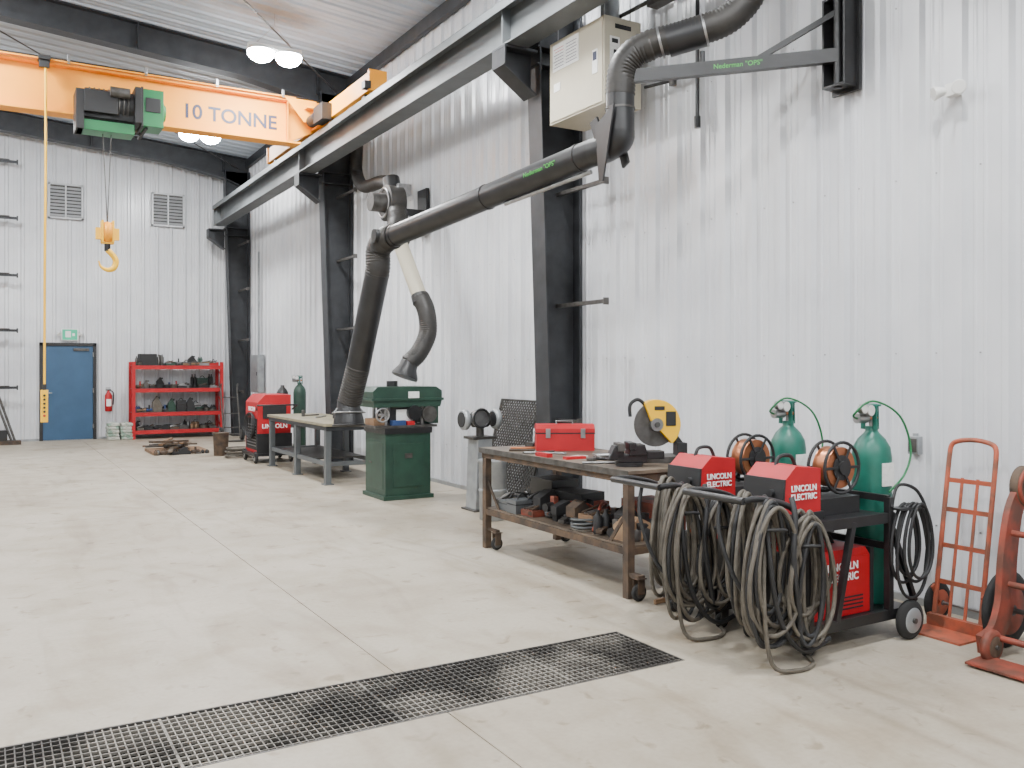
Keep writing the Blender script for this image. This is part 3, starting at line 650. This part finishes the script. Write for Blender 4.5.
    for q in ((-.10,0,-.16),(.13,-.04,-.26)): k0.ring(q,(.1,.2,1),.075,.009,BLKM,6,18)
    k0.done()
    if yc<4:
        k1=B('torch_lead',(xc+.40,yc-.26,.78))
        for k in range(5):
            pts=[]; s_=random.uniform(.8,1.15); oy=-.01-k*.014
            for i in range(12):
                a=2*math.pi*i/12; u=(.13*s_)*math.sin(a)*(1-.2*math.cos(a)); z=-.24*s_+.26*s_*math.cos(a)
                pts.append((u+.02*k,oy,z))
            k1.tube(spl(pts,3,True),.010,BLKM,6,closed=True)
        k1.bx(-.10,.12,-.06,.02,-.012,.0,BLK)
        k1.tube(spl([(-.1,0,.0),(-.0,.03,.12),(.14,.0,.08),(.20,-.03,-.1),(.17,-.03,-.4)],6),.010,BLKM,6)
        k1.done()
cart('welder_cart',4.28,3.62); cart('welder_cart',4.26,4.27)
# ---------------------------------------------------------------- hand truck
b=B('hand_truck',(5.04,3.27,0)); L=lambda z:.02+z*.16
for sg in (-1,1):
    b.tube([(L(.05),sg*.15,.05),(L(1.05),sg*.15,1.05)],.015,REDO,10)
b.tube(spl([(L(1.05),-.15,1.05),(L(1.13),-.13,1.13),(L(1.155),0,1.155),(L(1.13),.13,1.13),(L(1.05),.15,1.05)],6),.015,REDO,10)
for z in (.28,.5,.72,.9): b.bar((L(z),-.15,z),(L(z),.15,z),.012,.028,REDO)
for yy in (-.05,.05): b.bar((L(.05),yy,.05),(L(.92),yy,.92),.018,.008,REDO,up=(1,0,0))
b.bx(-.22,.05,-.18,.18,.0,.012,REDO); b.bx(.0,.04,-.18,.18,.0,.08,REDO)
for sg in (-1,1): b.wheel((.14,sg*.2,.125),(0,1,0),.125,.05,RUB,REDO); b.bar((.03,sg*.16,.25),(.14,sg*.17,.125),.03,.01,REDO,up=(0,1,0)); b.bar((.03,sg*.16,.06),(.14,sg*.17,.125),.03,.01,REDO,up=(0,1,0))
b.cyl((.14,-.24,.125),(.14,.24,.125),.01,STEEL,n=8)
b.done()
b=B('drum_hand_truck',(4.80,2.71,0))
for sg in (-1,1):
    yy=sg*.15
    path=spl([(-.16,yy,.1),(-.02,yy,.14),(.07,yy,.3),(.10,yy,.55),(.16,yy,.8),(.28,yy,.95)],6)
    L_=[];R_=[]
    for i,p in enumerate(path):
        t=(path[min(i+1,len(path)-1)]-path[max(i-1,0)]).normalized(); n_=Vector((-t.z,0,t.x)); wd_=.05+.02*math.sin(i/len(path)*math.pi)
        L_.append(p+n_*wd_);R_.append(p-n_*wd_)
    for i in range(len(path)-1):
        b.prism([(L_[i].x,L_[i].z),(R_[i].x,R_[i].z),(R_[i+1].x,R_[i+1].z),(L_[i+1].x,L_[i+1].z)],'y',yy-.018,yy+.018,REDW)
    b.wheel((-.10,yy-.03*sg,.09),(0,1,0),.09,.05,REDW,RUST); b.lathe((.27,yy-.03,.93),(0,1,0),[(0,.09),(.008,.115),(.052,.115),(.06,.09)],RUST); b.ring((.27,yy-.03,.93),(0,1,0),.10,.012,REDW); b.cyl((.27,yy-.05,.93),(.27,yy+.05,.93),.035,DSTEEL)
    b.wheel((.24,sg*.24,.22),(0,1,0),.22,.06,RUB,REDW)
b.cyl((.24,-.26,.22),(.24,.26,.22),.015,DSTEEL,n=10)
for (x,z) in ((-.05,.13),(.09,.4),(.12,.68)): b.cyl((x,-.15,z),(x,.15,z),.018,REDW,n=10)
b.bar((-.28,0,.02),(-.1,0,.03),.32,.012,REDW); b.prism([(-.2,.03),(-.02,.1),(.06,.35),(-.02,.3)],'y',-.16,-.145,REDW)
b.done()
# ---------------------------------------------------------------- wall fixtures
b=B('wall_outlet_box',(W-.037,3.78,1.08)); b.bx(-.05,0,-.04,.04,-.06,.06,GALV); b.bx(-.056,-.05,-.03,.03,-.045,.045,DSTEEL); b.cyl((-.02,0,.06),(-.02,0,.08),.018,GALV); b.done(.003)
b=B('emergency_light',(W-.037,3.50,3.40)); b.bx(-.06,0,-.04,.04,-.04,.04,WHT)
for sg in (-1,1):
    b.lathe((-.05,sg*.05,0),(-.8,sg*.5,-.2),[(0,.025),(.03,.035),(.07,.046),(.075,.04)],WHT); b.cyl((-.03,0,0),(-.05,sg*.05,0),.014,WHT,n=8)
b.done()
b=B('unit_heater',(5.02,6.95,4.0)); b.bx(-.2,.22,-.45,.45,0,.80,CREAM)
b.bx(-.21,-.2,-.43,.43,.02,.78,CREAM); b.bx(-.214,-.21,-.06,.38,.50,.76,LBL)
for k in range(7): b.bx(-.2155,-.214,-.02 if k%2 else -.03,.15,.53+k*.03,.536+k*.03,TXTB)
for k in range(7): b.bx(-.2155,-.214,.19,.34 if k%2 else .36,.53+k*.03,.536+k*.03,TXTB if k<5 else TXTR)
b.bx(-.14,-.03,-.456,-.45,.34,.62,LBL); b.bx(-.12,-.05,-.458,-.456,.56,.60,BLKM); b.bx(-.1,-.07,-.46,-.456,.36,.5,BLKM)
b.bx(-.08,.1,-.456,-.45,.70,.74,BLKM); b.cyl((.1,-.45,.5),(.1,-.47,.5),.03,BLKM,n=14); b.bx(-.214,-.21,-.36,-.28,.3,.52,LBL); b.bx(-.2155,-.214,-.35,-.29,.42,.5,TXTB); b.bx(-.214,-.21,.25,.36,.3,.38,LBL)
for k in range(5): b.bx(-.16,.18,.45,.46,.1+k*.1,.13+k*.1,DSTEEL)
for x in (-.15,.15):
    for yy in (-.38,.38): b.cyl((x,yy,.8),(x,yy,2.5),.006,STEEL,n=6)
b.cyl((.05,-.2,.8),(.05,-.2,1.2),.09,GALV); b.tube(spl([(.05,-.2,1.2),(.05,-.3,1.35),(.15,-.4,1.4),(.30,-.4,1.4)],6),.09,GALV,16,cap=True)
b.done(.01)
b=B('gas_pipe',(W-.1,5.87,3.4))
b.tube([(0,0,.35),(0,0,2.8)],.018,BLK,10); b.cyl((0,0,.3),(0,0,.4),.028,BLK); b.cyl((0,0,.75),(0,0,.87),.03,BLK); b.tube([(0,0,.8),(-.02,.35,.8),(-.1,.60,.8)],.016,BLK,10)
b.bx(-.04,.04,-.06,.06,1.1,1.2,BLKM); b.cyl((-.02,.3,.75),(-.02,.3,.85),.035,DSTEEL)
b.tube([(0,0,1.6),(0,.6,1.6)],.018,BLK,10); b.tube([(-.2,-.1,1.5),(-.2,.9,1.52)],.02,DSTEEL,10); b.bx(-.28,-.16,.1,.35,1.42,1.6,DSTEEL)
b.done()
# ---------------------------------------------------------------- fume arm (near)
def hose(b,path,r,m,pitch=.03,amp=.93,n=20):
    P=spl(path,8); L=sum((P[i+1]-P[i]).length for i in range(len(P)-1)); k=max(int(L/pitch)*2,8)
    Q=resample(P,k); b.tube(Q,[r if i%2 else r*amp for i in range(len(Q))],m,n)
b=B('fume_extraction_arm',(5.42,4.34,3.9))
O=Vector((5.42,4.34,3.9))
def w(x,y,z): return tuple(Vector((x,y,z))-O)
b.bx(-.03,.0,-.12,.12,-.30,.42,BLK); b.bx(-.16,-.03,-.10,-.085,-.26,.38,BLK); b.bx(-.16,-.03,.085,.10,-.26,.38,BLK)
for z in (-.2,.3): 
    for yy in (-.06,.06): b.cyl((-.03,yy,z),(-.045,yy,z),.02,STEEL,n=6)
b.bx(-.16,-.03,-.10,.10,-.27,-.255,BLK); b.bx(-.16,-.03,-.10,.10,.365,.38,BLK); b.cyl((-.11,0,-.28),(-.11,0,.42),.03,BLK)
P0=Vector(w(5.31,4.34,3.86)); E1=Vector(w(4.28,5.51,3.86))
b.bar(P0,E1,.06,.10,BLK); dirn=(E1-P0).normalized()
b.bar(P0+Vector((0,0,.32)),P0+dirn*.55+Vector((0,0,.04)),.03,.04,BLK)
hose(b,[w(5.0,4.72,5.1),w(4.98,4.75,4.75),w(4.93,4.80,4.42),w(4.80,4.93,4.22),w(4.60,5.15,4.14),w(4.40,5.37,4.09)],.115,DUCT)
b.cyl(w(4.70,5.05,4.16),w(4.50,5.26,4.10),.12,BLK)
hose(b,[w(4.42,5.35,4.09),w(4.33,5.45,4.04),w(4.27,5.52,3.92),w(4.26,5.54,3.72)],.118,DUCT)
for q in ((4.70,5.05,4.16,-.012,.013,-.004),(4.47,5.29,4.10,-.012,.013,-.004)): b.cyl(w(*q[:3]),w(q[0]+q[3],q[1]+q[4],q[2]+q[5]),.123,STEEL)
b.cyl(w(4.68,5.07,4.0),w(4.68,5.07,3.9),.02,BLK)
b.cyl(w(4.26,5.54,3.74),w(4.26,5.54,3.42),.112,BLK); b.cyl(w(4.26,5.54,3.625),w(4.26,5.54,3.61),.118,DSTEEL)
b.cyl(w(4.27,5.53,3.95),w(4.27,5.53,3.7),.03,BLK)
J1=Vector(w(4.25,5.60,3.36)); EL=Vector(w(3.64,8.62,2.96)); 
b.tube(spl([w(4.26,5.54,3.45),w(4.26,5.56,3.38),w(4.23,5.68,3.34),w(4.21,5.8,3.33)],5),.115,BLK,20)
dd=(EL-J1).normalized()
b.cyl(J1+dd*.1,EL,.112,BLK,n=28)
for t_ in (.12,.5,.97): 
    p=J1.lerp(EL,t_); b.cyl(p-dd*.015,p+dd*.015,.118,BLK,n=28)
for sg in (-1,1):
    b.bar(J1+Vector((sg*.10,-.02,-.16)),J1+Vector((sg*.11,.12,.2)),.02,.09,BLK,up=(0,0,1))
b.prism([(5.44-4.34,3.62-3.9),(5.58-4.34,3.05-3.9),(5.63-4.34,3.05-3.9),(5.68-4.34,3.5-3.9)],'x',4.12-5.42,4.135-5.42,BLK)
b.cyl(J1+dd*.25+Vector((0,0,-.15)),J1+dd*1.3+Vector((0,0,-.13)),.018,STEEL,n=10)
HD=Vector(w(3.50,9.50,1.18)); d2=(HD-EL).normalized()
hose(b,[EL-dd*.05,EL+dd*.08,EL+dd*.2+d2*.08,EL+d2*.30+dd*.12,EL+d2*.42+dd*.10],.135,DUCT)
S2=EL+d2*.38+dd*.1
for sg in (-1,1): b.cyl(EL+dd*.06+Vector((sg*.15-.01,0,.02)),EL+dd*.06+Vector((sg*.10,0,.02)),.07,BLK)
b.cyl(S2,HD-d2*.45,.13,BLK,n=28)
hose(b,[HD-d2*.5,HD-d2*.25,HD-d2*.05],.135,DUCT)
d3=Vector((-.02,-.1,-1)).normalized()
b.lathe(HD-d3*.08,d3,[(0,.12),(.10,.13),(.13,.14),(.26,.17),(.30,.17)],BLK,32)
b.ring(HD+d3*.22,d3,.175,.012,BLK); b.ring(HD+d3*.08,d3,.18,.008,STEEL)
for sg in (-1,1): b.cyl(HD+d3*.08+Vector((sg*.18,0,0)),HD+d3*.02+Vector((sg*.12,0,0)),.008,STEEL,n=8)
fa=b.done(.003)
yaw=math.atan2(dirn.y,dirn.x)
mid=O+P0.lerp(E1,.45)
nrm=Vector((-dirn.y,dirn.x,0)); nrm = nrm if nrm.y<0 else -nrm
txt(fa,'Nederman "OPS"',.05,tuple(mid+nrm*.032),(H90,0,yaw+math.pi),TXTG)
mid2=O+J1.lerp(EL,.24); side=dd.cross(Vector((0,0,1))).normalized(); side = side if side.x<0 else -side
xa=-dd; za=side; ya=za.cross(xa)
R=Matrix((xa,ya,za)).transposed()
t_=txt(fa,'Nederman "OPS"',.055,tuple(mid2+side*.114),(0,0,0),TXTG); t_.rotation_euler=R.to_euler()
# second extraction arm
b=B('fume_extraction_arm',(5.4,11.6,3.8)); O=Vector((5.4,11.6,3.8))
b.bx(-.03,.02,-.15,.15,-.3,.35,BLK); b.bar((0,0,0),w(4.95,11.5,3.78),.1,.1,BLK)
hose(b,[w(5.22,13.7,5.6),w(5.2,13.72,5.1),w(5.2,13.72,4.75),w(5.12,13.2,4.45),w(5.05,12.3,4.35),w(4.98,11.7,4.2)],.10,DUCT)
b.lathe(w(4.74,11.48,3.88),(1,0,.0),[(0,.18),(.02,.25),(.24,.25),(.26,.18)],DUCT); b.cyl(w(4.54,11.48,3.88),w(4.78,11.48,3.88),.13,DSTEEL); b.cyl(w(4.9,11.6,4.25),w(4.9,11.5,4.0),.12,BLK); b.ring(w(4.73,11.48,3.88),(1,0,0),.2,.012,STEEL)
b.cyl(w(4.88,11.3,3.72),w(4.8,11.1,3.5),.13,BLK)
hose(b,[w(4.88,11.4,3.8),w(4.82,11.2,3.65),w(4.76,11.05,3.45),w(4.76,10.98,3.25)],.14,DUCT)
b.cyl(w(4.76,11.0,3.3),w(4.84,10.5,2.5),.10,CREAM,n=24); b.cyl(w(4.84,10.52,2.54),w(4.845,10.47,2.44),.115,BLK)
hose(b,[w(4.84,10.5,2.52),w(4.88,10.40,2.32),w(4.88,10.36,2.05),w(4.76,10.36,1.8),w(4.62,10.38,1.66)],.12,DUCT)
b.lathe(w(4.64,10.38,1.68),(-.35,0,-.9),[(0,.11),(.08,.12),(.18,.17),(.21,.17)],BLK)
b.cyl(w(4.95,11.5,3.6),w(4.88,11.1,3.2),.012,STEEL,n=8); b.bx(-.5,-.3,-.25,-.05,.2,.35,STEEL)
b.done(.003)
# ---------------------------------------------------------------- lamps: twin-head LED high bays
def lamp(x,y,p):
    z=zc(x)-.66
    b=B('high_bay_light',(x,y,z))
    b.bx(-.38,.38,-.06,.06,.09,.14,WHT)
    for sx in (-.20,.20):
        b.lathe((sx,0,.04),(0,0,1),[(0,.19),(.03,.18),(.07,.10)],WHT)
        b.lathe((sx,0,-.10),(0,0,1),[(0,.08),(.03,.14),(.08,.18),(.13,.19),(.14,.185)],LAMP)
    b.tube([(-.28,0,.14),(0,0,.45),(.28,0,.14)],.006,STEEL,6); b.cyl((0,0,.45),(0,0,.62),.006,STEEL,n=6)
    o=b.done()
    l=bpy.data.lights.new('lamp_light','AREA'); l.shape='ELLIPSE'; l.size=.7; l.size_y=.3; l.energy=p; l.color=(1,.99,.97); l.spread=math.radians(180)
    lo=bpy.data.objects.new('lamp_light',l); COL.objects.link(lo); lo.parent=o; lo.location=(0,0,-.12)
for x,pw in ((3.6,165),(-.6,150),(-5,75)):
    for y in (-2.8,2.4,7.6,12.8,18.0): lamp(x,y,pw*(1.15 if y>12 else 1))
# ---------------------------------------------------------------- world + camera
wd=bpy.data.worlds.new('world'); S.world=wd; wd.use_nodes=True
wd.node_tree.nodes['Background'].inputs[0].default_value=(.8,.85,.9,1); wd.node_tree.nodes['Background'].inputs[1].default_value=.3
cam=bpy.data.cameras.new('camera'); co=bpy.data.objects.new('camera',cam); COL.objects.link(co)
cam.sensor_width=36; cam.lens=36*890/1024; cam.shift_y=-16/1024; cam.clip_end=100
co.location=(0,0,CAMH); co.rotation_euler=(H90,0,-math.atan2(527,890))
S.camera=co
